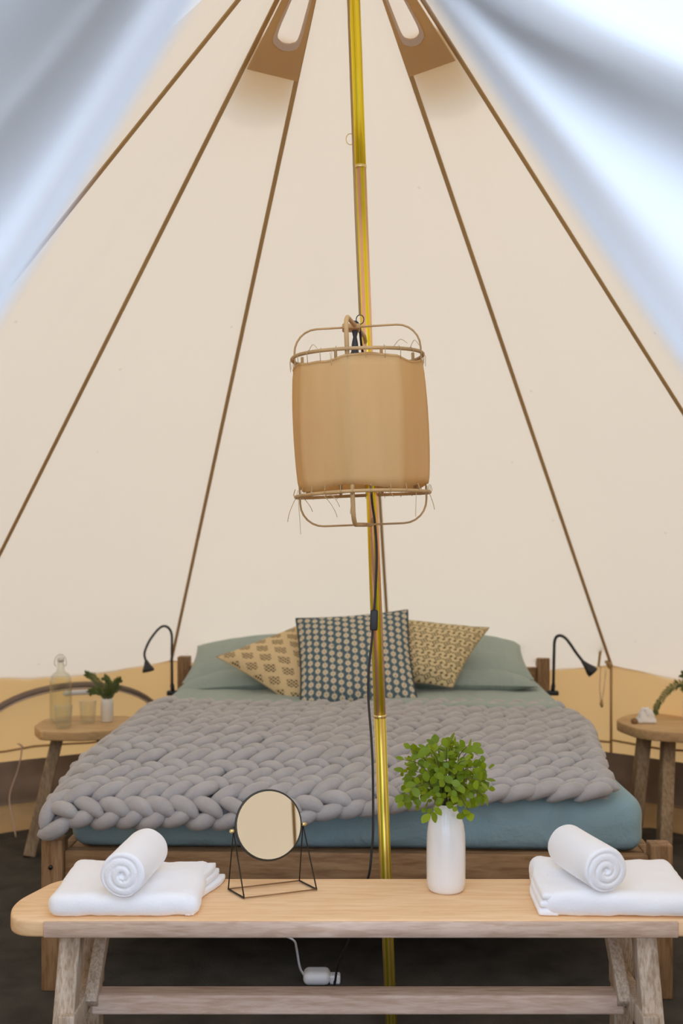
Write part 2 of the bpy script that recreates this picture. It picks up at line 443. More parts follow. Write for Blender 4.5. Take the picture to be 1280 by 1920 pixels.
def disc(r, z, nr=10, na=60, amp=0):
    V = [Vector((CX, CY, z))]; F = []
    for i in range(1, nr+1):
        for k in range(na):
            a = 2*pi*k/na; p = Vector((CX+sin(a)*r*i/nr, CY+cos(a)*r*i/nr, z)); p.z += amp*noise.noise(p*5); V.append(p)
    for k in range(na): F.append((0, 1+(k+1) % na, 1+k))
    for i in range(nr-1):
        for k in range(na):
            a = 1+i*na+k; b = 1+i*na+(k+1) % na; F.append((a, b, b+na, a+na))
    return V, F
floor = mk('floor', disc(2.49, -.004, 20, 90, 0), 'sheet_floor', smooth=True); floor['kind'] = 'structure'
floor['label'] = 'tan groundsheet covering the tent floor'

def in_door(p):
    r = sqrt(p.x**2+(p.y-CY)**2)
    if p.y > CY or p.z > 2.31: return False
    wv = .26+(r-.75)*.36
    return abs(p.x) < wv
ceiling = struct('ceiling'); ceiling['label'] = 'pale canvas cone roof of the bell tent'
def roof_panel(k):
    NT, NR = 14, 46
    V, F = [], []
    for i in range(NR+1):
        r = .02+(RW-.02)*i/NR
        for j in range(NT+1):
            t = j/NT
            p = chord(k, t, r)
            e = sin(pi*t)
            n = Vector((-sin(SEAMS[k])*.669, -cos(SEAMS[k])*.669, -.743))
            wr = noise.noise(Vector((t*9+k*3.1, r*1.2, k)))*.010*e*min(1, r)
            wr += noise.noise(Vector((t*26+k*7, r*.9, k*2)))*.004*e*min(1, r)
            p = p+n*(wr+.018*e*r/RW)
            p.z -= .028*e*(r/RW)**4
            V.append(p)
    for i in range(NR):
        for j in range(NT):
            a = i*(NT+1)+j; q = (a, a+1, a+NT+2, a+NT+1)
            c = sum((V[x] for x in q), Vector())/4
            if in_door(c): continue
            F.append(q)
    return V, F
for k in range(15): mk('roof_panel', roof_panel(k), 'roof', ceiling)
def ribbon(path, nrm, wd, th):
    V, F = [], []
    for i, p in enumerate(path):
        t = (path[min(i+1, len(path)-1)]-path[max(i-1, 0)]).normalized(); s = t.cross(nrm).normalized()
        for a, b in ((-1, 0), (1, 0), (1, 1), (-1, 1)): V.append(p+s*(a*wd/2)+nrm*(b*th))
    for i in range(len(path)-1):
        for k in range(4): F.append((i*4+k, i*4+(k+1) % 4, i*4+4+(k+1) % 4, i*4+4+k))
    F.append((3, 2, 1, 0)); n = len(V); F.append((n-4, n-3, n-2, n-1)); return V, F
for k, ph in enumerate(SEAMS):
    path = [cone(ph, .02+(RW-.02)*i/20, .002) for i in range(21)]
    path = [p for p in path if not in_door(p)]
    wd = .013
    mk('seam', ribbon(path, Vector((-sin(ph)*.669, -cos(ph)*.669, -.743)), wd, .004), 'seam', ceiling, smooth=False)
cap = mk('cone_cap', ([cone(a*2*pi/20, .10, .012) for a in range(20)]+[AP+Vector((0, 0, -.02))], [(i, (i+1) % 20, 20) for i in range(20)]), 'patch', ceiling)

# roof vents (two in view)
def vent(k, parent, t0, t1):
    def q(t, r, ins): return chord(k, t, r, ins)
    rb, rh0, rh1 = .398, .318, .13
    outer = [(0.03, .10), (.97, .10), (.97, rb), (.03, rb)]
    # cover: ring between outer outline and the opening
    hole = []
    for i in range(7): hole.append((t0+(t1-t0)*i/6, rh1))
    for i in range(11):
        e = (0, .01, .04, .10, .3, .5, .7, .90, .96, .99, 1)[i]; dr = (-.030, -.014, -.005, -.001, 0, 0)[min(i, 10-i)]
        hole.append((t1-(t1-t0)*e, rh0+.010*sin(pi*e)+dr))
    oo = [(.004+.992*i/6, .10) for i in range(7)]+[(.996-.992*i/10, rb) for i in range(11)]
    def ring(A, B, ins, th):
        n = len(A); V = [q(t, r, ins) for t, r in A]+[q(t, r, ins) for t, r in B]
        V += [q(t, r, ins+th) for t, r in A]+[q(t, r, ins+th) for t, r in B]
        F = []
        for i in range(n):
            j = (i+1) % n
            F += [(i, j, n+j, n+i), (2*n+i, 3*n+i, 3*n+j, 2*n+j), (i, 2*n+i, 2*n+j, j), (n+i, n+j, 3*n+j, 3*n+i)]
        return V, F
    mk('vent_cover', ring(oo, hole, .020, .002), 'patch', parent, smooth=False, label='tan canvas hood around a roof vent')
    mid = sum((Vector(h) for h in hole), Vector((0, 0)))/len(hole)
    grow = [((t-mid[0])*1.22+mid[0], (r-mid[1])*1.16+mid[1]) for t, r in hole]
    mk('vent_binding', ring(grow, hole, .023, .003), 'binding', parent, smooth=False, label='pinkish binding around the vent opening')
def hood(k, parent):
    V, F = [], []
    for i in range(13):
        q = i/12; r = .33+.15*q; off = -(.012+.07*q*q)
        for j in range(9): V.append(chord(k, .02+.96*j/8, r, off*sin(pi*(.08+.84*j/8))**.5))
    for i in range(12):
        for j in range(8): F.append((i*9+j, i*9+j+1, i*9+j+10, i*9+j+9))
    mk('vent_hood', (V, F), 'patch', parent, label='outer hood of a roof vent, seen as a soft shadow through the canvas')
for k, t0, t1 in ((13, .25, .80), (1, .18, .68)): vent(k, ceiling, t0, t1); hood(k, ceiling)

# walls
ZB = .16
def wall_panel(k):
    NT, NZ = 16, 10; V, F = [], []
    a, b = SEAMS[k % 15], SEAMS[(k+1) % 15]
    for i in range(NZ+1):
        z0 = ZE+.004-(ZE+.004-ZB)*i/NZ
        for j in range(NT+1):
            t = j/NT; z = z0-.028*sin(pi*t)*(1-i/NZ)
            r = RW-.004
            p = Vector((CX+r*(sin(a)*(1-t)+sin(b)*t), CY+r*(cos(a)*(1-t)+cos(b)*t), z))
            d = Vector((CX-p.x, CY-p.y, 0)).normalized()
            p += d*(noise.noise(Vector((t*5+k*3, z*3, k)))*.012*sin(pi*t)+.02*sin(pi*i/NZ)*sin(pi*t))
            V.append(p)
    for i in range(NZ):
        for j in range(NT):
            q = (i*(NT+1)+j, i*(NT+1)+j+1, (i+1)*(NT+1)+j+1, (i+1)*(NT+1)+j)
            c = sum((V[x] for x in q), Vector())/4
            if c.y < CY and abs(c.x) < .85: continue
            F.append(q)
    return V, F
walls = {}
for nme, ks, lb in (('wall_back', (13, 14, 0), 'tan lower canvas wall behind the bed'), ('wall_right', (1, 2, 3, 4, 5), 'tan lower canvas wall right of the bed'), ('wall_left', (8, 9, 10, 11, 12), 'tan lower canvas wall left of the bed'), ('wall_front', (6, 7), 'tan lower canvas wall beside the door')):
    wl = struct(nme); wl['label'] = lb
    for k in ks:
        vf = wall_panel(k)
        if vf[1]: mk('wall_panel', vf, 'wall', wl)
        # hem line along the panel, and the vertical seam at its start
        a, b = SEAMS[k % 15], SEAMS[(k+1) % 15]
        if k in (6, 7): continue
        walls[k] = wl
        path = [Vector((CX+(RW-.03)*(sin(a)*(1-t/8)+sin(b)*t/8), CY+(RW-.03)*(cos(a)*(1-t/8)+cos(b)*t/8), .315+.006*sin(t*2.2+k))) for t in range(9)]
        mk('hem_cord', tube(path, .005, 6), 'seam', wl)
        x, y = CX+(RW-.012)*sin(a), CY+(RW-.012)*cos(a)
        mk('wall_seam', tube([(x, y, ZE), (x, y, .4), (x, y, ZB)], .006, 6), 'seam', wl)
def skirt(prof, wob):
    na, nr = 150, len(prof); V, F = [], []
    for i, (r, z) in enumerate(prof):
        for k in range(na):
            a = 2*pi*k/na
            wv = wob[i]
            rr = r+noise.noise(Vector((sin(a)*7, cos(a)*7, z*8)))*.03*wv
            zz = z+noise.noise(Vector((sin(a)*9+5, cos(a)*9, z*6)))*.035*wv
            rr = min(rr, 2.47)*(cos(pi/15)/cos(((a-SEAMS[0]) % (2*pi/15))-pi/15) if r > 2.3 else 1)
            V.append(Vector((CX+sin(a)*rr, CY+cos(a)*rr, max(zz, .002))))
    for i in range(nr-1):
        for k in range(na):
            q = (i*na+k, i*na+(k+1) % na, (i+1)*na+(k+1) % na, (i+1)*na+k)
            c = sum((V[x] for x in q), Vector())/4
            if c.y < CY and abs(c.x) < .85: continue
            F.append(q)
    return V, F
mk('sheet_fold', skirt([(2.485, .265), (2.46, .22), (2.45, .18), (2.43, .14), (2.44, .10), (2.425, .085)], (0, .6, 1, 1, .8, .5)), 'skirt', floor, label='crumpled groundsheet edge turned up at the wall, coloured dark for fold shade')
mk('sheet_rim', skirt([(2.43, .09), (2.42, .06), (2.38, .03), (2.30, .010), (2.15, .002)], (.5, .5, .3, .1, 0)), 'sheet_floor', floor)

# wall details: strap loop left, toggle cord right
wl = walls[12]
mk('strap', tube(smooth_path([(-1.375, 4.60, .33), (-1.385, 4.58, .345), (-1.37, 4.575, .33), (-1.385, 4.57, .24), (-1.40, 4.5, .14), (-1.36, 4.42, .06), (-1.33, 4.36, .008)]), .006, 6, sx=1.3, sy=.5), 'binding', wl, label='beige strap looped over the wall cord')
wr = walls[1]
sx_, sy_ = CX+sin(SEAMS[1])*(RW-.035), CY+cos(SEAMS[1])*(RW-.035)
mk('toggle', tube([(sx_-.02, sy_, .675), (sx_-.005, sy_-.01, .665), (sx_, sy_, .645)], [.006, .014, .008], 8), 'seam', wr)
mk('strap', tube(smooth_path([(sx_-.045, sy_-.05, .80), (sx_-.05, sy_-.03, .72), (sx_-.055, sy_-.02, .655)]), .006, 6), 'seam', wr, label='short brown strap below the roof seam')
mk('toggle_cord', tube(smooth_path([(sx_-.045, sy_-.02, .65), (sx_-.05, sy_-.02, .56), (sx_-.042, sy_-.02, .50), (sx_-.03, sy_-.02, .56), (sx_-.022, sy_-.02, .64)]), .0022, 5), 'binding', wr)
mk('toggle_end', tube([(sx_-.042, sy_-.02, .505), (sx_-.042, sy_-.02, .485), (sx_-.04, sy_-.02, .47)], [.004, .009, .004], 8), 'bamboo', wr)

# half-moon window hoop in the left wall
wx = walls[13]
def wl_pt(u, z, ins=.05):      # u: px-free position along facet 12 (and 13) from its start seam
    a, b = SEAMS[13], SEAMS[14]
    A = Vector((CX+RW*sin(a), CY+RW*cos(a), z)); B = Vector((CX+RW*sin(b), CY+RW*cos(b), z))
    d = (B-A).normalized(); n = Vector((d.y, -d.x, 0)); 
    if n.dot(Vector((CX, CY, 0))-A) < 0: n = -n
    return A+d*u+n*ins
arc = []
for i in range(25):
    an = pi*(1-i/24)
    ex = cos(an); arc.append(wl_pt(.56+.42*ex, .33+.245*max(0, sin(an))**.8))
mk('window_hoop', tube(arc, .016, 8, sx=1, sy=.8), 'ash', wx, label='grey brown half-moon window hoop in the wall')
mk('window_piping', tube([p+Vector((0, 0, -.012))+(Vector((CX, CY, p.z))-p).normalized()*.012 for p in arc[2:-2]], .0035, 6), 'binding', wx)
arc2 = [wl_pt(.56+.385*cos(pi*(1-i/24)), .33+.215*max(0, sin(pi*(1-i/24)))**.8, .062) for i in range(11, 16)]
mk('window_light_strip', tube(smooth_path(arc2, 3), [.004]+[.012]*(len(smooth_path(arc2, 3))-2)+[.004], 8, sx=.4, sy=1), 'white_plastic', wx, label='white strip standing in for daylight through the window slit')  # opaque white strip put in for the slit of daylight

# door flaps (foreground, tied back)
FLAP = {-1: [[(-0.012, 0.5, 1.6), (-0.073, 0.5, 1.5), (-0.16, 0.5, 1.3575), (-0.36, 0.5, 1.03)], [(-0.03, 0.5, 1.6075), (-0.087, 0.49, 1.5048), (-0.1739, 0.49, 1.3725), (-0.3773, 0.49, 1.0785)], [(-0.048, 0.6, 1.685), (-0.135, 0.6, 1.55), (-0.24, 0.6, 1.43), (-0.492, 0.6, 1.145)], [(-0.0425, 0.5, 1.62), (-0.145, 0.5, 1.515), (-0.235, 0.5, 1.4375), (-0.4416, 0.48, 1.226)], [(-0.0378, 0.36, 1.5308), (-0.1596, 0.38, 1.4818), (-0.2356, 0.38, 1.4286), (-0.468, 0.4, 1.27)], [(-0.102, 0.6, 1.76), (-0.342, 0.6, 1.67), (-0.462, 0.6, 1.55), (-0.762, 0.6, 1.28)]],
        1: [[(0.004, 0.5, 1.5588), (0.0462, 0.5, 1.5), (0.165, 0.5, 1.3275), (0.36, 0.5, 1.05)], [(0.0123, 0.49, 1.5477), (0.0499, 0.475, 1.488), (0.1639, 0.475, 1.3687), (0.3744, 0.48, 1.154)], [(0.0204, 0.51, 1.5509), (0.0644, 0.515, 1.5075), (0.1777, 0.515, 1.4521), (0.4316, 0.52, 1.328)], [(0.0228, 0.48, 1.538), (0.0837, 0.465, 1.4825), (0.1721, 0.465, 1.4383), (0.4254, 0.47, 1.344)], [(0.0294, 0.49, 1.5538), (0.1464, 0.48, 1.5068), (0.2304, 0.48, 1.4756), (0.4704, 0.48, 1.394)], [(0.0384, 0.48, 1.5692), (0.1903, 0.47, 1.5437), (0.2961, 0.47, 1.5132), (0.5311, 0.47, 1.4497)], [(0.0806, 0.62, 1.715), (0.318, 0.6, 1.685), (0.468, 0.6, 1.64), (0.708, 0.6, 1.55)]]}
def flap(side):
    """gathered, folded sheet: control lines run from the porch ridge down; cross-section is a smooth curve through them"""
    L = FLAP[side]
    NV = 40; V, F = [], []; NU = None   # every control line runs from the porch ridge down to the ground side
    for j in range(NV+1):
        s = j/NV
        ctl = [smooth_path(c, 40)[j*3] for c in L]
        row = smooth_path(ctl, 12); NU = len(row)
        for i, p in enumerate(row):
            p = p+Vector((0, -.010, .004))*.6*noise.noise(Vector((i*.12, s*2, side*4)))*min(1, i/6)
            V.append(p)
    for j in range(NV):
        for i in range(NU-1):
            F.append((j*NU+i, j*NU+i+1, (j+1)*NU+i+1, (j+1)*NU+i))
    hem = tube([V[j*NU] for j in range(NV+1)], .0035, 8)
    return (V, F), hem
for side, lb in ((-1, 'out-of-focus white canvas door flap at upper left'), (1, 'out-of-focus white canvas door flap at upper right')):
    f, h = flap(side)
    t = thing('door_flap', lb, 'tent flap', (side*.3, .5, 1.2))
    mk('flap_cloth', f, 'flap', t); mk('hem', h, 'flap', t)

# ------------------------------------------------------------------ carpet
cp = round_poly([(-1.50, .85), (1.50, .85), (1.50, 4.50), (-1.50, 4.54)], .05)
o = mk('carpet', prism(cp, 0.0, .008, .002, 1), 'carpet', smooth=False); o['label'] = 'dark grey short-pile carpet under the bed and bench'; o['category'] = 'carpet'
ZF = .008

# ------------------------------------------------------------------ bench
BZ = .45
bench = thing('bench', 'long rustic pine bench across the foot of the bed', 'bench', (.03, 2.34, ZF))
tp = round_poly([(-.685, 2.205), (.745, 2.205), (.78, 2.30), (.735, 2.475), (-.655, 2.475), (-.715, 2.31)], [.05, .05, .06, .05, .05, .07], 6)
mk('bench_top', prism(tp, BZ-.036, BZ, .007, 3), 'bench_top', bench)
mk('front_board', box((.04, 2.2035, BZ-.0185), (1.31, .006, .033), .0015, 1), 'bench_face', bench, label='greyer weathered front edge of the bench')
for s in (-1, 1):
    cx = .035+s*.605
    for (y0, y1) in ((2.265, 2.17), (2.415, 2.50)):
        lean = .012*s
        mk('leg', beam((cx, y0, BZ-.036), (cx+lean, y1, ZF), .044, .044, (1, 0, 0), .004), 'bench_leg', bench)
    mk('cross_rail', beam((cx-.004*s, 2.19, .235), (cx-.004*s, 2.475, .235), .034, .045, (1, 0, 0), .004), 'bench_leg', bench)
    mk('brace', beam((cx-.030*s, 2.43, .36), (cx-.03*s, 2.30, .235), .028, .03, (1, 0, 0), .003), 'bench_leg', bench)
mk('stretcher', box((.035, 2.335, .228), (1.155, .052, .042), .005, 2), 'bench_face', bench)

# ------------------------------------------------------------------ towels
def folded(cx, cy, sx, sy, sz, rot, seed, label, open_side):
    t = thing('folded_towel', label, 'towel', (cx, cy, BZ), 'folded towels on the bench')
    mtx = Matrix.Translation((cx, cy, BZ)) @ Matrix.Rotation(rot, 4, 'Z')
    def fn(p):
        q = p.copy(); f = (q.z/sz+.5)
        q.z += sz/2
        q.z += (noise.noise(Vector((q.x*6+seed, q.y*6, seed)))*.010)*f
        q.z += .010*f*smooth_((-q.x*(1 if seed > 5 else 0)-.06)/.1)*smooth_((q.y)/.13)
        if q.z < .001: q.z = .001
        # soft waist on the closed sides
        return q
    mk('towel_body', xf(soft_box((sx, sy, sz), sz*.46, (36, 28, 8), .0022, 26, seed, fn), mtx), 'towel', t)
    for i in range(3):
        hh = sz/3.2; ext = (.012, .020, .034)[2-i] if open_side > 0 else (.006, .010, .013)[2-i]
        def f2(p, i=i, hh=hh, ext=ext):
            q = p.copy(); q.z += hh/2+hh*i*1.0+.001
            k = smooth_((q.y+.05)/.16) if open_side > 0 else 1-.5*smooth_((q.y)/.1)
            q.x = open_side*(sx/2-.03+ (q.x*open_side+.05)*(.3+.7*k)*(ext+.03)/.10)
            q.z *= 1-.12*k*(open_side > 0)
            q.z += .003*noise.noise(Vector((q.x*12, q.y*12, i+seed)))*(i > 0)
            return q
        mk('towel_fold', xf(soft_box((.10, sy-.012, hh), hh*.48, (10, 24, 4), .001, 30, seed+i, f2), mtx), 'towel', t)
    return t
def smooth_(t): t = max(0, min(1, t)); return t*t*(3-2*t)
folded(-.457, 2.345, .315, .262, .046, .02, 3, 'folded white bath towel on the left end of the bench', 1)
folded(.590, 2.34, .325, .258, .050, -.03, 9, 'folded white bath towel on the right end of the bench', -1)
def rolled(c, yaw, R, L, seed, label):
    t = thing('rolled_towel', label, 'towel', (c[0], c[1], c[2]), 'rolled towels on the folded towels')
    C = Vector((c[0], c[1], c[2]+R)); d = Vector((sin(yaw), cos(yaw), 0)); xx = Vector((cos(yaw), -sin(yaw), 0)); up = Vector((0, 0, 1))
    # end relief: spiral grooves pressed into a rounded end cap
    NA_, V, F = 72, [], []
    stations = []
    def endz(r, a):
        turns = 3.0; ph = (r/R*turns-(a/(2*pi))) % 1.0
        g = min(ph, 1-ph)
        return (-.0021+.0012*noise.noise(Vector((cos(a)*2, sin(a)*2, seed))))*math.exp(-(g/.19)**2)*smooth_((R*1.0-r)/(R*.12))+.004*(1-(r/R)**2)-.010*math.exp(-(r/(R*.10))**2)
    rs = [.02, .10]+[.10+.80*i/26 for i in range(1, 27)]
    for r_ in rs: stations.append(('f', r_, -L/2))
    for a_ in (15, 35, 55, 75, 90): stations.append(('e', .90+.10*sin(radians(a_)), -L/2+.10*R*(1-cos(radians(a_)))))
    for i in range(1, 12): stations.append(('b', 1.0, -L/2+.10*R+(L-.2*R)*i/12))
    for a_ in (90, 75, 55, 35, 15): stations.append(('e', .90+.10*sin(radians(a_)), L/2-.10*R*(1-cos(radians(a_)))))
    for r_ in rs[::-1]: stations.append(('g', r_, L/2))
    for kind, r_, yy in stations:
        for k in range(NA_):
            a = 2*pi*k/NA_; r = R*r_
            sp = 1+.05*((a/(2*pi)+.18) % 1.0)-.025           # outer lap of the rolled sheet
            wob = 1+.035*noise.noise(Vector((cos(a)*1.4, sin(a)*1.4, yy*9+seed)))
            rr = r*(1+(sp*wob-1)*r_)
            y = yy
            if kind == 'f': y -= endz(r, a)
            if kind == 'g': y += endz(r, a)
            z = sin(a)*rr
            if z < 0: z *= .97
            V.append(C+xx*(cos(a)*rr)+up*z+d*y)
    n = len(stations)
    for j in range(n-1):
        for k in range(NA_): F.append((j*NA_+k, j*NA_+(k+1) % NA_, (j+1)*NA_+(k+1) % NA_, (j+1)*NA_+k))
    F.append(tuple(range(NA_-1, -1, -1))); F.append(tuple((n-1)*NA_+k for k in range(NA_)))
    mk('towel_roll', (V, F), 'towel', t)
    return t
rolled((-.443, 2.295, BZ+.046), .10, .0475, .185, 2, 'rolled white towel lying on the left folded towel')
rolled((.528, 2.305, BZ+.052), -.24, .0475, .185, 5, 'rolled white towel lying on the right folded towel')

# ------------------------------------------------------------------ table mirror
mir = thing('table_mirror', 'round tilting mirror on a thin black wire stand on the bench', 'mirror', (-.16, 2.385, BZ))
th_ = radians(20); ax = Vector((cos(th_), sin(th_), 0)); back = Vector((-sin(th_), cos(th_), 0)); hz = .592
hc = Vector((-.163, 2.385, hz)); hL = hc-ax*.0835; hR = hc+ax*.0835
el = radians(15); nrm = (-back*cos(el)+Vector((0, 0, sin(el)))).normalized()
up_ = ax.cross(-nrm).normalized()
if up_.z < 0: up_ = -up_
mc = hc+Vector((0, 0, .006))
def disk_on(c, n, u, v, r, th, seg=48):
    V = []; F = []
    for zz in (0, th):
        for k in range(seg): a = 2*pi*k/seg; V.append(c+n*zz+u*cos(a)*r+v*sin(a)*r)
    F.append(tuple(range(seg))); F.append(tuple(range(2*seg-1, seg-1, -1)))
    for k in range(seg): F.append((k, seg+k, seg+(k+1) % seg, (k+1) % seg))
    return V, F
mk('mirror_glass', disk_on(mc, nrm, ax, up_, .0735, .004), 'mirror', mir, smooth=False)
mk('frame', join(tube([mc+ax*cos(a*2*pi/48)*.0750+up_*sin(a*2*pi/48)*.0750 for a in range(48)], .0030, 8, True), disk_on(mc-nrm*.004, nrm, ax, up_, .074, .002)), 'wire', mir)
feet = []
for h, s in ((hL, -1), (hR, 1)):
    f1 = Vector((h.x, h.y, BZ+.0035))-back*.035+ax*.006*(1); f2 = Vector((h.x, h.y, BZ+.0035))+back*.035
    if s > 0: f1 -= ax*.0
    f1 += ax*.012; feet.append((f1, f2))
    hh = h+ax*s*-.003
    mk('stand_wire', tube([f2, hh, f1], .0016, 6), 'wire', mir)
    mk('foot_bar', tube([f1, f2], .0022, 6), 'wire', mir)
    mk('hinge_knob', tube([h-ax*.006, h-ax*.003, h+ax*.003, h+ax*.006], [.002, .0042, .0042, .002], 10), 'brass', mir, label='small brass hinge knob')
for i in (0, 1): mk('stand_bar', tube([feet[0][i], feet[1][i]], .0016, 6), 'shell', mir)

# ------------------------------------------------------------------ white vase + leafy branches on the bench
vc = Vector((.2345, 2.395, BZ))
vase = thing('tall_vase', 'tall glossy white ceramic vase holding green branches on the bench', 'vase', vc)
prof = [(.030, 0), (.038, .001), (.0415, .006), (.0435, .02), (.0440, .06), (.0435, .11), (.0425, .13), (.0395, .150), (.034, .165), (.028, .175), (.0245, .183), (.024, .192), (.0255, .195), (.0225, .194), (.021, .185), (.024, .17), (.034, .14), (.038, .10), (.038, .02), (.0, .012)]
mk('vase_body', lathe(prof, 48, vc), 'white_ceramic', vase)
bq = thing('leafy_branches', 'bushy bunch of fresh green leafy twigs standing in the tall white vase', 'branches', vc+Vector((0, 0, .15)))
def leaf_mesh():
    me = bpy.data.meshes.new('leaf'); V, F = [], []
    N = 6
    for i in range(N+1):
        s = i/N; wd = .42*sin(pi*min(1, s*.94+.03))**.8; z = -.10*s*s
        V += [(-wd, s, z+.10*wd), (0, s, z), (wd, s, z+.10*wd)]
    for i in range(N):
        a = i*3; F += [(a, a+1, a+4, a+3), (a+1, a+2, a+5, a+4)]
    me.from_pydata(V, [], F); me.materials.append(M['leaf'])
    for p in me.polygons: p.use_smooth = True
    return me
LM = leaf_mesh()
def put_leaf(parent, p, d, n, size, first_origin):
    o = bpy.data.objects.new('leaf', LM); COL.objects.link(o); o.parent = parent
    y = d.normalized(); x = y.cross(n).normalized(); z = x.cross(y)
    m = Matrix((x, y, z)).transposed().to_4x4()
    m = Matrix.Translation(p-first_origin) @ m @ Matrix.Diagonal((size*.92, size, size, 1))
    o.matrix_local = m
rnd = random.Random(12)
mouth = vc+Vector((0, 0, .188))
nst = 33
for i in range(nst):
    f = (i+.5)/nst; az = i*2.399963; pol = radians(6+118*f**.85)
    R = .124+rnd.uniform(-.042, .014)
    ctr = mouth+Vector((-.004, 0, .052))
    end = ctr+Vector((sin(pol)*cos(az)*R*.92, sin(pol)*sin(az)*R*.92, cos(pol)*R*.86))
    st = mouth+Vector((cos(az)*.012, sin(az)*.012, -.035))
    m1 = mouth+Vector((cos(az)*.017, sin(az)*.017, .012)); m2 = (mouth*.45+end*.55)+Vector((0, 0, .03))
    path = smooth_path([st, m1, m2, end], 5)
    base = vc+Vector((0, 0, .15))
    s_ob = mk('twig', tube(path, [.0015-.0008*k/len(path) for k in range(len(path))], 5), 'stem', bq, origin=base)
    L = len(path)
    nl = 9
    for j in range(nl):
        q = .30+.70*(j+1)/nl; k = min(L-1, int(q*(L-1)+.5)); p = path[k]
        tdir = (path[min(L-1, k+1)]-path[max(0, k-1)]).normalized()
        side = Vector((rnd.uniform(-1, 1), rnd.uniform(-1, 1), rnd.uniform(-.7, .7)))
        side = (side-tdir*side.dot(tdir)).normalized()
        d = (tdir*(.5 if j < nl-1 else 2)+side).normalized()
        nn = Vector((rnd.uniform(-.6, .6), rnd.uniform(-.9, .1), rnd.uniform(.2, 1)))
        put_leaf(s_ob, p+side*.002, d, nn, rnd.uniform(.018, .027), base)

# small inner leaves, too crowded to pick apart
tmpl = [tuple(v.co) for v in LM.vertices]; tf = [tuple(p.vertices) for p in LM.polygons]
bits = []
for i in range(210):
    az = rnd.uniform(0, 2*pi); cz = rnd.uniform(-.75, 1); R = .105*rnd.uniform(.35, 1.0)**.6; sz = sqrt(1-cz*cz)
    p = mouth+Vector((sz*cos(az)*R, sz*sin(az)*R, .050+cz*R*.85))
    if (p-mouth).z < -.01 and (p-mouth).to_2d().length < .04: continue
    y = Vector((rnd.uniform(-1, 1), rnd.uniform(-1, 1), rnd.uniform(-1, 1))).normalized(); n_ = Vector((rnd.uniform(-.6, .6), -1, rnd.uniform(-.2, .9)))
    x = y.cross(n_).normalized(); z = x.cross(y); q = rnd.uniform(.013, .021)
    bits.append(([p+(x*v[0]+y*v[1]+z*v[2])*q for v in tmpl], tf))
o = mk('inner_leaves', join(*bits), 'leaf', bq); o['kind'] = 'stuff'

# ------------------------------------------------------------------ tent pole
def pp(z, off=0): return Vector((.124-.0358*z, 2.65, z))
pole = thing('tent_pole', 'slim golden iridescent metal centre pole of the tent', 'pole', pp(ZF))
zj = [ZF, .796, 2.160, 2.88]
for i in range(3):
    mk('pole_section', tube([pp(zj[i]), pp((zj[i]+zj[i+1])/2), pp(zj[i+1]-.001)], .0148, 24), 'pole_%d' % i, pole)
for z in zj[1:3]: mk('joint_ring', tube([pp(z-.004), pp(z-.003), pp(z+.003), pp(z+.004)], [.0148, .0158, .0158, .0148], 24), 'brass', pole)
mk('pole_foot', lathe([(.03, 0), (.03, .008), (.02, .014), (.0, .014)], 20, pp(ZF)), 'rubber', pole)
rc = Vector((.0215, 2.625, 2.22))
mk('hook_ring', tube([rc+Vector((cos(a*pi/10)*.0105, 0, sin(a*pi/10)*.0135)) for a in range(20)], .0011, 6, True), 'brass', pole)

# ------------------------------------------------------------------ pendant lamp
LC = Vector((.0435, 2.5, 1.50))
lamp = thing('pendant_lamp', 'cylindrical pendant lamp of tan cloth laced to bamboo hoops, hanging by the pole', 'lamp', LC)
LR = Matrix.Translation(LC) @ Matrix.Rotation(radians(-2.2), 4, 'Y') @ Matrix.Rotation(radians(0), 4, 'Z')
zt, zb = .160, -.158
def LP(x, y, z): return LR @ Vector((x, y, z))
NA = 96
V, F = [], []
NZ = 14
for j in range(NZ+1):
    s = j/NZ
    for k in range(NA):
        a = 2*pi*k/NA
        flat = cos(pi/8)/cos(((a+.2) % (pi/4))-pi/8)         # eight flat-ish panels between slats
        rr = .153*(.10+.90*flat/1.0)*(1+.05*sin(pi*s)**.6)+.002*sin(a*5+s*2)
        z = .141-(.141+.146)*s
        if j == 0: z += .006*sin(a*4+1)+.004*noise.noise(Vector((cos(a)*3, sin(a)*3, 0)))
        if j == NZ: z += .006*sin(a*4+2.5)
        V.append(LP(cos(a)*rr, sin(a)*rr, z))
for j in range(NZ):
    for k in range(NA): F.append((j*NA+k, j*NA+(k+1) % NA, (j+1)*NA+(k+1) % NA, (j+1)*NA+k))
sh = mk('lamp_shade', (V, F), 'shade', lamp); sm = sh.modifiers.new('thick', 'SOLIDIFY'); sm.thickness = .0012
mk('shade_hem', tube([V[k] for k in range(NA)], .0032, 6, True, sx=1, sy=1), 'shade', lamp)
for z, r in ((zt, .1535), (zb, .157)):
    mk('bamboo_ring', tube([LP(cos(a*2*pi/64)*r, sin(a*2*pi/64)*r, z+.002*sin(a*4*pi/64+z*9)) for a in range(64)], .0042, 8, True), 'bamboo', lamp)
def loop(dirv, wid, ht, r):
    """rounded rectangular loop in the vertical plane of dirv"""
    pts = []
    for cx, cz, a0 in ((1, 1, 0), (-1, 1, 90), (-1, -1, 180), (1, -1, 270)):
        for i in range(7):
            a = radians(a0+i*15); pts.append((cx*(wid-r)+cos(a)*r, cz*(ht-r)+sin(a)*r))
    return [LP(dirv.x*u, dirv.y*u, v+.002) for u, v in pts]
yaw = radians(10)
dA = Vector((cos(yaw), -sin(yaw)*.6, 0)); dB = Vector((sin(yaw), cos(yaw), 0))
mk('bamboo_loop', tube(loop(dA, .150, .232, .055), .0024, 6, True), 'bamboo', lamp)
mk('bamboo_loop', tube(loop(dB, .146, .232, .03), .0052, 8, True, sx=1, sy=1), 'bamboo', lamp)
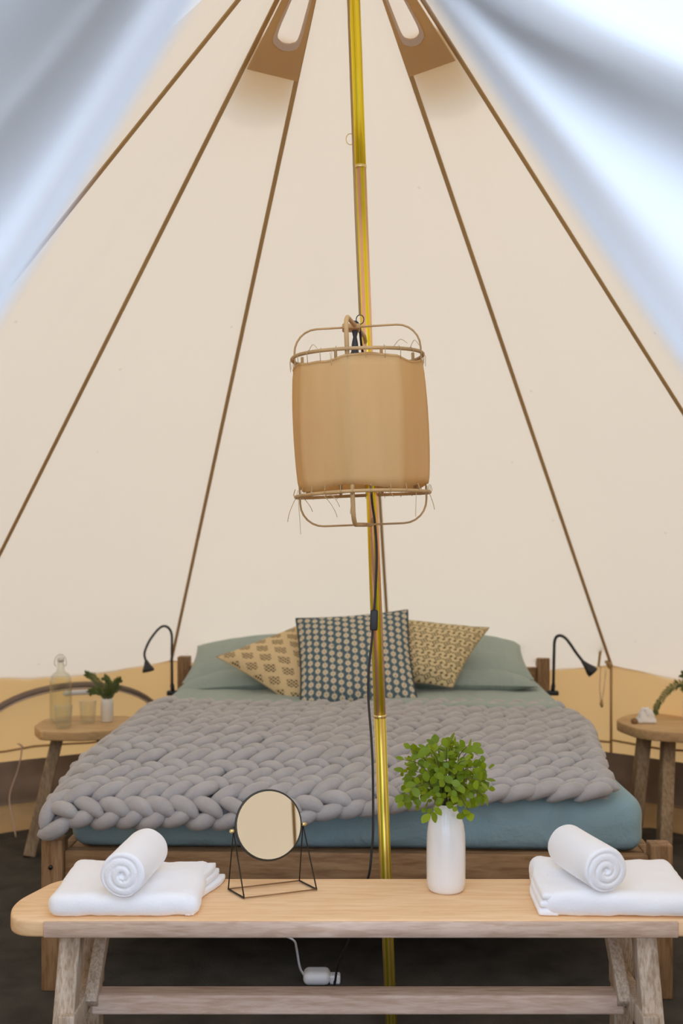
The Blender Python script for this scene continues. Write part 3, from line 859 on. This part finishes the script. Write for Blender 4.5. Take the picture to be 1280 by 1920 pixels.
for a in (22, 68, 112, 158, 200, 248, 292, 338):
    an = radians(a)
    mk('slat', tube([LP(cos(an)*.136, sin(an)*.136, zb), LP(cos(an)*.136, sin(an)*.136, zt)], .004, 6), 'bamboo', lamp)
mk('top_bracket', box(LP(-.012, 0, .232), (.042, .05, .012), .002, 1), 'bamboo', lamp)
mk('bulb_holder', lathe([(.0, .070), (.02, .07), (.0215, .075), (.0215, .115), (.0245, .116), (.0245, .122), (.019, .126), (.016, .145), (.009, .155), (.0075, .175), (.0045, .190), (.008, .205), (.0085, .225), (.004, .228)], 20, LC+Vector((-.012, 0, .02))), 'black', lamp)
mk('bulb', lathe([(0, -.005), (.018, 0), (.029, .02), (.031, .035), (.024, .055), (.014, .072), (.012, .085)], 20, LC+Vector((-.012, 0, .0))), 'white_matt', lamp)
# lacing threads
tv = []
rt = random.Random(4)
for k in range(26):
    a = k*2*pi/26+rt.uniform(-.06, .06)
    ct, s_ = cos(a), sin(a)
    tv.append(tube([LP(ct*.1535, s_*.1535, zt+.0055), LP(ct*.1595, s_*.1595, zt-.002), LP(ct*.158, s_*.158, .135)], .0008, 4))
    tv.append(tube([LP(ct*.159, s_*.159, -.142), LP(ct*.163, s_*.163, zb+.003), LP(ct*.157, s_*.157, zb-.006)], .0008, 4))
mk('lacing', join(*tv), 'thread', lamp)
tv = []
for a, dx, dz, sid in ((195, -.022, -.055, 1), (200, .003, -.085, 1), (207, .025, -.035, 1), (235, .03, -.05, 1), (242, .02, -.028, 1), (262, -.01, -.045, 1), (340, .012, -.04, 1), (318, -.004, -.055, 1), (290, .01, -.01, 1)):
    an = radians(a); p = Vector((cos(an)*.159, sin(an)*.159, zb-.004))
    tv.append(tube(smooth_path([LP(*p), LP(p.x+dx*.35, p.y-.004, p.z+dz*.3+.004), LP(p.x+dx*.8, p.y-.006, p.z+dz*.65), LP(p.x+dx, p.y-.006, p.z+dz)], 4), .0008, 4))
for a, dx, dz in ((248, -.004, -.028), (300, .03, .010), (318, .02, .012), (225, .02, .010)):
    an = radians(a); p = Vector((cos(an)*.157, sin(an)*.157, zt+.002))
    tv.append(tube(smooth_path([LP(*p), LP(p.x+dx*.5, p.y-.004, p.z+dz*1.4), LP(p.x+dx, p.y-.006, p.z+dz*.4)], 4), .0008, 4))
for x_ in tv: mk('loose_thread', x_, 'thread', lamp)
# hanging cord and ring
hk = Vector((.0435, 2.505, 1.752))
mk('hanging_cord', tube([(.014, 2.62, 2.80), (.018, 2.60, 2.50), (.034, 2.54, 2.0), hk+Vector((0, 0, .01))], .0032, 6), 'seam', lamp)
mk('ring', tube([hk+Vector((cos(a*pi/10)*.009, 0, sin(a*pi/10)*.011)) for a in range(20)], .0013, 6, True), 'black', lamp)
# flex: from the bulb holder over and down behind the shade, past the pole to the floor
cab = smooth_path([(.031, 2.5, 1.745), (.042, 2.52, 1.74), (.048, 2.56, 1.70), (.060, 2.60, 1.64), (.066, 2.615, 1.5), (.074, 2.618, 1.34), (.0815, 2.62, 1.28), (.0865, 2.62, 1.20), (.083, 2.622, 1.10), (.079, 2.622, 1.05), (.075, 2.622, .99), (.067, 2.622, .915), (.066, 2.622, .845), (.073, 2.62, .75), (.077, 2.62, .66), (.0775, 2.62, .52), (.074, 2.62, .47), (.067, 2.62, .41), (.045, 2.66, .33), (.018, 2.70, .22), (-.008, 2.76, .14), (-.018, 2.84, .05), (-.02, 2.92, .022)], 6)
mk('flex', tube(cab, .0030, 8), 'rubber', lamp, label='black cable running down beside the pole')
mk('cable_switch', xf(box((0, 0, 0), (.019, .016, .050), .004, 2), Matrix.Translation((.0795, 2.616, 1.037)) @ Matrix.Rotation(radians(2), 4, 'Y')), 'black', lamp, label='black inline cable switch')

# ------------------------------------------------------------------ bed
bd = Vector((.031, .9995, 0)); br = Vector((.9995, -.031, 0)); BO = Vector((.034, 2.865, 0))
def B(x, y, z): return BO+br*x+bd*y+Vector((0, 0, z))
BR = Matrix((br, bd, (0, 0, 1))).transposed()
def bbox(c, s, b=.004, seg=2): return box(B(*c), s, b, seg, BR)
bed = thing('double_bed', 'brown wooden double bed frame with square posts', 'bed', B(0, 1.05, ZF))
for x in (-.82, .82):
    mk('foot_post', bbox((x, .03, (ZF+.418)/2), (.058, .058, .418-ZF)), 'bed_post', bed)
    mk('head_post', bbox((x, 2.02, (ZF+.684)/2), (.056, .056, .684-ZF)), 'bed_post', bed)
    mk('side_rail', bbox((x*.985, 1.025, .31), (.03, 1.934, .13)), 'bed_wood', bed)
    mk('bolt', tube([B(x-.002, -.004, .345), B(x-.002, .002, .345)], .006, 8), 'wire', bed)
mk('end_rail', bbox((0, .034, .313), (1.58, .032, .145)), 'bed_wood', bed)
mk('headboard', bbox((0, 2.02, .55), (1.582, .028, .18)), 'bed_wood', bed)
for i in range(11):
    mk('slat', bbox((0, .14+i*.18, .365), (1.59, .08, .016), .002, 1), 'bed_wood', bed)
def mfn(p):
    w_ = noise.noise(Vector((p.x*2.2, p.y*1.6, p.z*14)))*.008+noise.noise(Vector((p.x*5, p.y*5, p.z*26)))*.004
    if p.z > 0: p = p+Vector((0, 0, w_))
    if p.y < -.9: p = p+Vector((0, w_*1.0-.006*sin((p.z+.075)/.15*pi), 0))
    return p
vf = soft_box((1.58, 1.93, .155), .045, (64, 50, 12), 0, 1, 0, mfn)
mat_o = thing('mattress', 'thick mattress in a fitted blue-grey linen sheet', 'mattress', B(0, 1.06, .373))
mk('fitted_sheet', ([B(v.x, v.y+1.03, v.z+.4515) for v in vf[0]], vf[1]), 'linen', mat_o)
# puffed duvet under the knitted blanket towards the head
def dfn(p):
    p = p.copy(); n = noise.noise(Vector((p.x*2.5, p.y*3, 3)))*.018+noise.noise(Vector((p.x*8, p.y*7, 5)))*.006
    if p.z > 0: p.z += n*min(1, (.79-abs(p.x))*8) if abs(p.x) < .79 else 0
    return p
vf = soft_box((1.54, .84, .07), .033, (56, 44, 5), 0, 1, 0, dfn)
dv = thing('duvet', 'folded sage linen duvet showing above the knitted blanket', 'duvet', B(0, 1.72, .535))
mk('duvet_cover', ([B(v.x, v.y+1.57, v.z+.572) for v in vf[0]], vf[1]), 'linen2', dv)

def pillow_mesh(wd, ht, th, N=26, pinch=.07, flop=0, seed=0, uv=False):
    V, U, F = [], [], []
    for side in (1, -1):
        base = len(V)
        for i in range(N+1):
            for j in range(N+1):
                u = -1+2*i/N; v = -1+2*j/N
                t = ((1-abs(u)**2.6)*(1-abs(v)**2.6))**.55
                x = u*wd/2*(1-pinch*(1-v*v)*abs(u)**2); y = v*ht/2*(1-pinch*(1-u*u)*abs(v)**2)
                z = side*th/2*t + .012*noise.noise(Vector((x*7+seed, y*7, side+seed)))*t + side*.004*noise.noise(Vector((x*22, y*22+seed, 2)))*t
                V.append(Vector((x, y, z))); U.append(((u+1)/2, (v+1)/2))
        for i in range(N):
            for j in range(N):
                a = base+i*(N+1)+j; q = (a, a+N+1, a+N+2, a+1); F.append(q if side > 0 else q[::-1])
    bm = bmesh.new()
    rim = []
    for j in range(N+1): rim.append(V[0*(N+1)+j])
    for i in range(1, N+1): rim.append(V[i*(N+1)+N])
    for j in range(N-1, -1, -1): rim.append(V[N*(N+1)+j])
    for i in range(N-1, 0, -1): rim.append(V[i*(N+1)])
    bm.free()
    return V, F, U, rim
def skew(xd, yd, loc):
    x = Vector(xd).normalized(); y = Vector(yd).normalized(); z = x.cross(y).normalized()
    return Matrix.Translation(loc) @ Matrix((x, y, z)).transposed().to_4x4()
def basis(xd, yd, loc):
    x = Vector(xd).normalized(); y = Vector(yd); y = (y-x*y.dot(x)).normalized(); z = x.cross(y)
    return Matrix.Translation(loc) @ Matrix((x, y, z)).transposed().to_4x4()
for x, lb, l2 in ((-.385, 'lower sage pillow on the left, under another', 'sage linen pillow at the head of the bed, left side'), (.345, 'lower sage pillow on the right, under another', 'sage linen pillow at the head of the bed, right side')):
    for lvl, (zc, yc, tilt, L) in enumerate(((.645, 1.74, 4, lb), (.705, 1.79, 14, l2))):
        V, F, U, rim = pillow_mesh(.76 if lvl == 0 else .74, .46, .14 if lvl == 0 else .15, 26, .04, 0, x*9+lvl)
        mt = basis(br+Vector((0, 0, .07 if x < 0 else -.01)), bd*cos(radians(tilt))+Vector((0, 0, sin(radians(tilt)))), B(x, yc, zc))
        t = thing('bed_pillow', L, 'pillow', B(x, yc, zc), 'sleeping pillows at the head of the bed')
        mk('pillow_case', xf((V, F), mt), 'linen2', t)
def cushion(loc, size, xd, yd, mt_, lb, th=.15, pinch=.09, seed=1, pm='piping'):
    V, F, U, rim = pillow_mesh(size[0], size[1], th, 30, pinch, 0, seed)
    mt = skew(xd, yd, loc)
    t = thing('throw_cushion', lb, 'cushion', loc, 'patterned cushions against the pillows')
    mk('cushion_cover', xf((V, F), mt), mt_, t, uvs=U)
    mk('piping', tube([mt @ p for p in rim], .0032 if pm == 'piping' else .0024, 5, True), pm, t)
    return t
# local z must face the camera: x to the right, y up and back => z = x cross y points to -Y/up
cushion((.055, 4.25, .745), (.46, .425), (1, .02, .075), (-.06, .58, .82), 'cush_blue', 'dark blue square cushion with cream dot flowers, in the middle', .14, .05, 3)
cushion((-.165, 4.35, .722), (.405, .42), (.80, .20, .30), (-.72, .40, .38), 'cush_dash', 'cream cushion with brown dash blocks leaning at the left', .12, .06, 5, 'piping2')
cushion((.318, 4.37, .765), (.435, .345), (.42, .03, -.045), (.176, .2, .225), 'cush_trel', 'cream cushion with small dark trellis print, at the right', .12, .06, 8, 'piping2')

# ------------------------------------------------------------------ knitted blanket
blk = thing('knitted_blanket', 'chunky hand-knitted grey wool blanket spread over the bed', 'blanket', B(0, 1.0, .56))
def smooth01(t): t = max(0, min(1, t)); return t*t*(3-2*t)
def surf(u, s):
    """u 0..1 across, s arc length in metres from the front hem to the back hem; gives world position of the blanket's mid surface"""
    oh = .095*(1-smooth01((u-.35)/.5))
    sb = s-oh
    if u > .8: sb += .0
    ztop = .552
    if sb < 0: y, z = -.028, ztop+sb
    else: y, z = sb, ztop
    R = .05
    if abs(sb) < R and oh > .0:
        t = (sb+R)/(2*R); y = -.028+(R+.028)*t*t; z = ztop-R*(1-t)**2
    y += .012*smooth01((u-.55)/.4)
    z += .050*smooth01(y/.38)*(1-.45*smooth01((u-.5)/.5)) + .012*noise.noise(Vector((u*4, y*2.2, 1)))
    fl = smooth01(y/1.5)
    xl = -.835*(1-fl)+(-.865)*fl; xr = .700*(1-fl)+.865*fl
    x = xl+(xr-xl)*u
    x += .012*noise.noise(Vector((y*4, u*6, 7)))
    over = max(0, abs(x)-.76)
    z -= min(.11, over*.55+over*over*3)
    bx = B(x, y, 0)
    return Vector((bx.x, bx.y, z))
def surf_frame(u, s):
    e = .01
    p = surf(u, s); uc = max(.05, min(.95, u)); du = (surf(uc+e, s)-surf(uc-e, s)).normalized(); ds = (surf(u, s+e)-surf(u, s-e)).normalized()
    n = du.cross(ds).normalized(); return p, du, ds, n
def stitch(u, s, ang, L, W, H, rn):
    p, du, ds, n = surf_frame(u, s)
    t = du*cos(ang)+ds*sin(ang); b = n.cross(t)
    V, F = [], []; NR, NS = 9, 10
    for i in range(NR+1):
        q = -1+2*i/NR
        w_ = max(.03, (1-abs(q)**2.7))**.56
        c = p+t*(q*L/2)+n*(H*.34*(1-q*q)-H*.26+H*.30*q+rn*.003)+b*(.16*W*q*q*(1 if ang > 0 else -1))
        for k in range(NS):
            a = 2*pi*k/NS
            V.append(c+b*(cos(a)*W/2*w_)+n*(sin(a)*H/2*w_))
    for i in range(NR):
        for k in range(NS):
            F.append((i*NS+k, i*NS+(k+1) % NS, (i+1)*NS+(k+1) % NS, (i+1)*NS+k))
    F.append(tuple(range(NS-1, -1, -1))); F.append(tuple(NR*NS+k for k in range(NS)))
    return V, F
rb = random.Random(3)
NCOL = 23
rows, s0 = [], .026
for k in range(30):
    pit = .044+.026*smooth01(k/6); rows.append((s0, pit)); s0 += pit
    if s0 > 1.38: break
SL = s0
if len(rows) % 2: rows = rows[:-1]
for rr in range(0, len(rows), 2):
    parts = []
    for h in (0, 1):
        sb_, pit = rows[rr+h]; sgn = 1 if h == 0 else -1
        for i in range(NCOL):
            u = (i+.5+(.35 if h else 0)+rb.uniform(-.06, .06))/(NCOL+.35)
            s = sb_+rb.uniform(-.004, .004)
            a = sgn*radians(22+14*(pit-.044)/.026+rb.uniform(-7, 7))
            if rr+h == 0 and u > .45: a *= .3
            L = .108+.016*(pit-.044)/.026; W = .043+.006*(pit-.044)/.026
            parts.append(stitch(u, s, a, L*rb.uniform(.94, 1.08), W*rb.uniform(.90, 1.08), .042, rb.uniform(-1, 1)))
    mk('knitted_braid', join(*parts), 'wool', blk)
# hem braids along both sides and the inner backing
for side in (0, 1):
    parts = []
    n = 24
    for i in range(n):
        s = .075+(i+.5)*(SL-.08)/n
        parts.append(stitch(.008 if side == 0 else .992, s, radians(90+(24 if i % 2 else -24)), .088 if side == 0 else .105, .044 if side == 0 else .054, .042 if side == 0 else .05, rb.uniform(-1, 1)))
    mk('edge_braid', join(*parts), 'wool', blk)
V, F = [], []
NU, NV = 40, 60
for j in range(NV+1):
    for i in range(NU+1):
        p, du, ds, n = surf_frame(.01+.98*i/NU, .02+(SL-.06)*j/NV); V.append(p-n*.019)
for j in range(NV):
    for i in range(NU): F.append((j*(NU+1)+i, j*(NU+1)+i+1, (j+1)*(NU+1)+i+1, (j+1)*(NU+1)+i))
mk('blanket_back', (V, F), 'wool', blk)

# ------------------------------------------------------------------ reading lamps
def reading_lamp(path, r, head, lb, base):
    t = thing('reading_lamp', lb, 'lamp', base, 'gooseneck lamps at the bed head')
    P = smooth_path(path, 8)
    mk('gooseneck', tube(P, r, 8), 'black', t)
    a, b = Vector(head[0]), Vector(head[1])
    d = (b-a)
    mk('lamp_head', tube([a, a+d*.15, a+d*.45, a+d*.75, b-d*.02, b], [.006, .009, .015, .024, .026, .020], 16), 'black', t)
    mk('clamp', box(Vector(base), (.05, .03, .02), .003, 1), 'black', t)
    mk('lower_stem', tube([base, path[0]], .009, 10), 'black', t)
reading_lamp([(-0.734, 4.6267, 0.5931), (-0.7359, 4.6267, 0.7264), (-0.7388, 4.6267, 0.8216), (-0.773, 4.6077, 0.8483), (-0.8206, 4.5982, 0.7978), (-0.8463, 4.5886, 0.7378), (-0.8387, 4.5791, 0.6997)], .0055,
             ((-0.8387, 4.5791, 0.7055), (-0.8263, 4.5696, 0.6579)), 'black gooseneck reading lamp left of the bed, head hanging down', (-0.734, 4.6458, 0.555))
reading_lamp([(0.9187, 4.6267, 0.5931), (0.9215, 4.6267, 0.7264), (0.9253, 4.6267, 0.7883), (0.9425, 4.6172, 0.8073), (0.971, 4.6077, 0.793), (1.0139, 4.5982, 0.7312), (1.0424, 4.5886, 0.6931)], .0065,
             ((1.0339, 4.5886, 0.7016), (1.0815, 4.5791, 0.6502)), 'black gooseneck reading lamp right of the bed, head angled outward', (0.9187, 4.6458, 0.555))

# ------------------------------------------------------------------ side tables and what stands on them
TZ = .48
lt = thing('side_table', 'small pale wooden side table left of the bed, with angular top', 'table', (-1.03, 4.33, ZF))
mk('table_top', prism(round_poly([(-1.232, 4.27), (-1.175, 4.155), (-1.02, 4.135), (-.885, 4.18), (-.84, 4.33), (-.89, 4.50), (-1.15, 4.52), (-1.235, 4.42)], .03, 4), TZ-.038, TZ, .006, 3), 'table_top', lt)
for (x0, y0, x1, y1) in ((-1.125, 4.23, -1.20, 4.10), (-.925, 4.25, -.875, 4.14), (-1.0, 4.44, -.98, 4.56)):
    mk('leg', beam((x0, y0, TZ-.038), (x1, y1, ZF if y1 < 4.5 else .002), .046, .042, (1, .3, 0), .004), 'table_leg', lt)
rt_ = thing('side_table', 'round wooden three-legged side table right of the bed', 'table', (1.40, 4.45, ZF))
def wob_circle(cx, cy, r, n=40):
    return [(cx+cos(2*pi*k/n)*(r+.006*sin(k*1.1)), cy+sin(2*pi*k/n)*(r+.006*cos(k*.8))) for k in range(n)]
TZ2 = .462
mk('table_top', prism(wob_circle(1.405, 4.45, .245), TZ2-.042, TZ2, .006, 3), 'table_top', rt_)
for (x0, y0, x1, y1) in ((1.255, 4.42, 1.175, 4.30), (1.335, 4.36, 1.25, 4.14), (1.53, 4.42, 1.60, 4.33)):
    mk('leg', beam((x0, y0, TZ2-.042), (x1, y1, ZF if x1 < 1.5 else .002), .050, .050, (1, .1, 0), .004), 'table_leg', rt_)

bc = Vector((-1.143, 4.345, TZ))
bt = thing('swing_top_bottle', 'clear glass swing-top water bottle on the left side table', 'bottle', bc)
mk('bottle_glass', lathe([(.0, .001), (.036, .001), (.043, .006), (.044, .02), (.044, .165), (.042, .182), (.032, .198), (.018, .208), (.014, .222), (.0135, .238), (.0155, .240), (.0155, .250), (.0115, .251), (.0115, .222), (.016, .206), (.030, .195), (.040, .180), (.0418, .165), (.0418, .02), (.039, .008), (.0, .006)], 32, bc), 'glass', bt)
mk('stopper', lathe([(.0, .246), (.010, .246), (.0145, .253), (.0145, .262), (.009, .268), (0, .269)], 16, bc), 'white_matt', bt)
for s in (-1, 1):
    mk('wire_bail', tube(smooth_path([bc+Vector((s*.016, -.004, .228)), bc+Vector((s*.024, -.006, .238)), bc+Vector((s*.021, -.004, .262)), bc+Vector((s*.008, 0, .275)), bc+Vector((0, 0, .275))], 4), .0016, 6), 'steel', bt)
def tumbler(x, y, lb):
    c = Vector((x, y, TZ)); t = thing('drinking_glass', lb, 'glass', c, 'clear tumblers on the left side table')
    mk('glass_body', lathe([(.0, .0005), (.027, .0005), (.029, .004), (.0355, .090), (.0338, .0905), (.0272, .008), (.0, .007)], 28, c), 'glass', t)
tumbler(-1.098, 4.215, 'clear tumbler in front of the swing-top bottle')
tumbler(-1.030, 4.335, 'clear tumbler between the bottle and the small vase')
def small_vase(c, r, h, m, lb):
    t = thing('small_vase', lb, 'vase', c, 'small white vases on the side tables')
    mk('vase_body', lathe([(.0, .0005), (r*.92, .0005), (r, .005), (r, h*.8), (r*.9, h), (r*.8, h), (r*.9, h*.8), (r*.88, .01), (0, .008)], 24, c), m, t)
def sprig(c, tips, lb, nl=12, fl=.03, name='fern_sprigs'):
    t = thing(name, lb, 'foliage', c)
    r2 = random.Random(len(lb))
    for tip in tips:
        path = smooth_path([c]+[c+Vector(q) for q in tip], 7)
        fr = [tube(path, .0016, 5)]
        n = len(path)
        for i in range(5, n):
            for sd in (-1, 1):
                p = path[i]; td = (path[min(n-1, i+1)]-path[i-1]).normalized()
                sdv = td.cross(Vector((r2.uniform(-.3, .3), -1, r2.uniform(-.2, .4)))).normalized()*sd
                d = (td*.8+sdv+Vector((0, r2.uniform(-.5, .3), 0))).normalized(); L = fl*(1-.45*i/n)*r2.uniform(.8, 1.2)
                x = d.cross(Vector((0, -1, .3))).normalized()
                q = [p-x*.0015, p+d*L*.5-x*.004, p+d*L, p+d*L*.5+x*.004, p+x*.0015]
                fr.append((q, [(0, 1, 3, 4), (1, 2, 3)]))
        mk('fern_frond', join(*fr), 'fern', t, smooth=False)
vL = Vector((-.958, 4.36, TZ)); small_vase(vL, .0255, .095, 'white_matt', 'small cream vase with dark sprigs on the left side table')
sprig(vL+Vector((0, 0, .06)), [[(-.02, 0, .07), (-.05, -.01, .12), (-.085, 0, .135)], [(.01, 0, .05), (.035, 0, .10), (.06, -.02, .115)], [(-.01, -.01, .05), (-.045, -.03, .07), (-.06, -.04, .065)], [(0, .01, .06), (.008, 0, .10), (-.01, 0, .12)], [(.012, -.01, .05), (.03, -.03, .07), (.055, -.04, .09)]], 'dark green fern sprigs in the small cream vase on the left')
vR = Vector((1.470, 4.50, TZ2)); small_vase(vR, .030, .10, 'white_ceramic', 'small white vase at the right picture edge on the round table')
sprig(vR+Vector((0, 0, .07)), [[(-.01, 0, .05), (-.045, -.02, .085), (-.10, -.04, .065), (-.145, -.05, .015), (-.165, -.055, -.03)], [(0, 0, .06), (-.02, -.01, .11), (-.04, -.02, .125)], [(0, 0, .06), (.03, 0, .11), (.06, 0, .12)]], 'drooping green fern branch in the small white vase on the right', fl=.034)
# tissue and shell on the right table
tc0 = Vector((1.265, 4.44, TZ2))
ts = thing('crumpled_tissue', 'folded white paper tissue on the round side table', 'tissue', tc0)
def tfn(p):
    u = p.x/.042; h = (p.z/.06+.5)
    q = Vector((p.x*(1-.45*h)+.010*h, p.y*(1-.6*h), (h*.062*(1-.35*max(0, u))) + .001))
    q += Vector((1, 1, .6))*.0075*noise.noise(Vector((p.x*45, p.y*45, p.z*50)))*min(1, h*3)
    q.z = max(.0005, q.z)
    return q+tc0
mk('tissue_sheet', soft_box((.084, .055, .06), .008, (12, 8, 8), 0, 1, 0, tfn), 'paper', ts, smooth=False)
sc0 = Vector((1.213, 4.42, TZ2))
ss = thing('brown_shell', 'small brown shell-like object beside the white tissue', 'ornament', sc0)
mk('shell_body', lathe([(0, .0), (.010, .001), (.015, .008), (.013, .016), (.007, .021), (0, .023)], 14, sc0), 'shell', ss)

# ------------------------------------------------------------------ power adapter under the bed
ad = thing('power_adapter', 'white rounded plug adapter with a pale cord on the carpet under the bed', 'adapter', (-.068, 2.95, ZF))
mk('adapter_case', ([Vector((-.068, 2.95, ZF+.018))+v for v in soft_box((.075, .06, .036), .016, (10, 8, 6))[0]], soft_box((.075, .06, .036), .016, (10, 8, 6))[1]), 'white_plastic', ad)
mk('cord', tube(smooth_path([(-.105, 2.95, .03), (-.115, 2.93, .06), (-.122, 2.90, .12), (-.128, 2.88, .15), (-.155, 2.87, .17), (-.20, 2.86, .205), (-.235, 2.86, .235)], 5), .0032, 6), 'white_plastic', ad)
pl = thing('mains_plug', 'small white plug at the end of the black cable', 'plug', (-.02, 2.95, ZF))
mk('plug_body', box((-.018, 2.95, ZF+.012), (.03, .03, .024), .005, 2), 'white_plastic', pl)
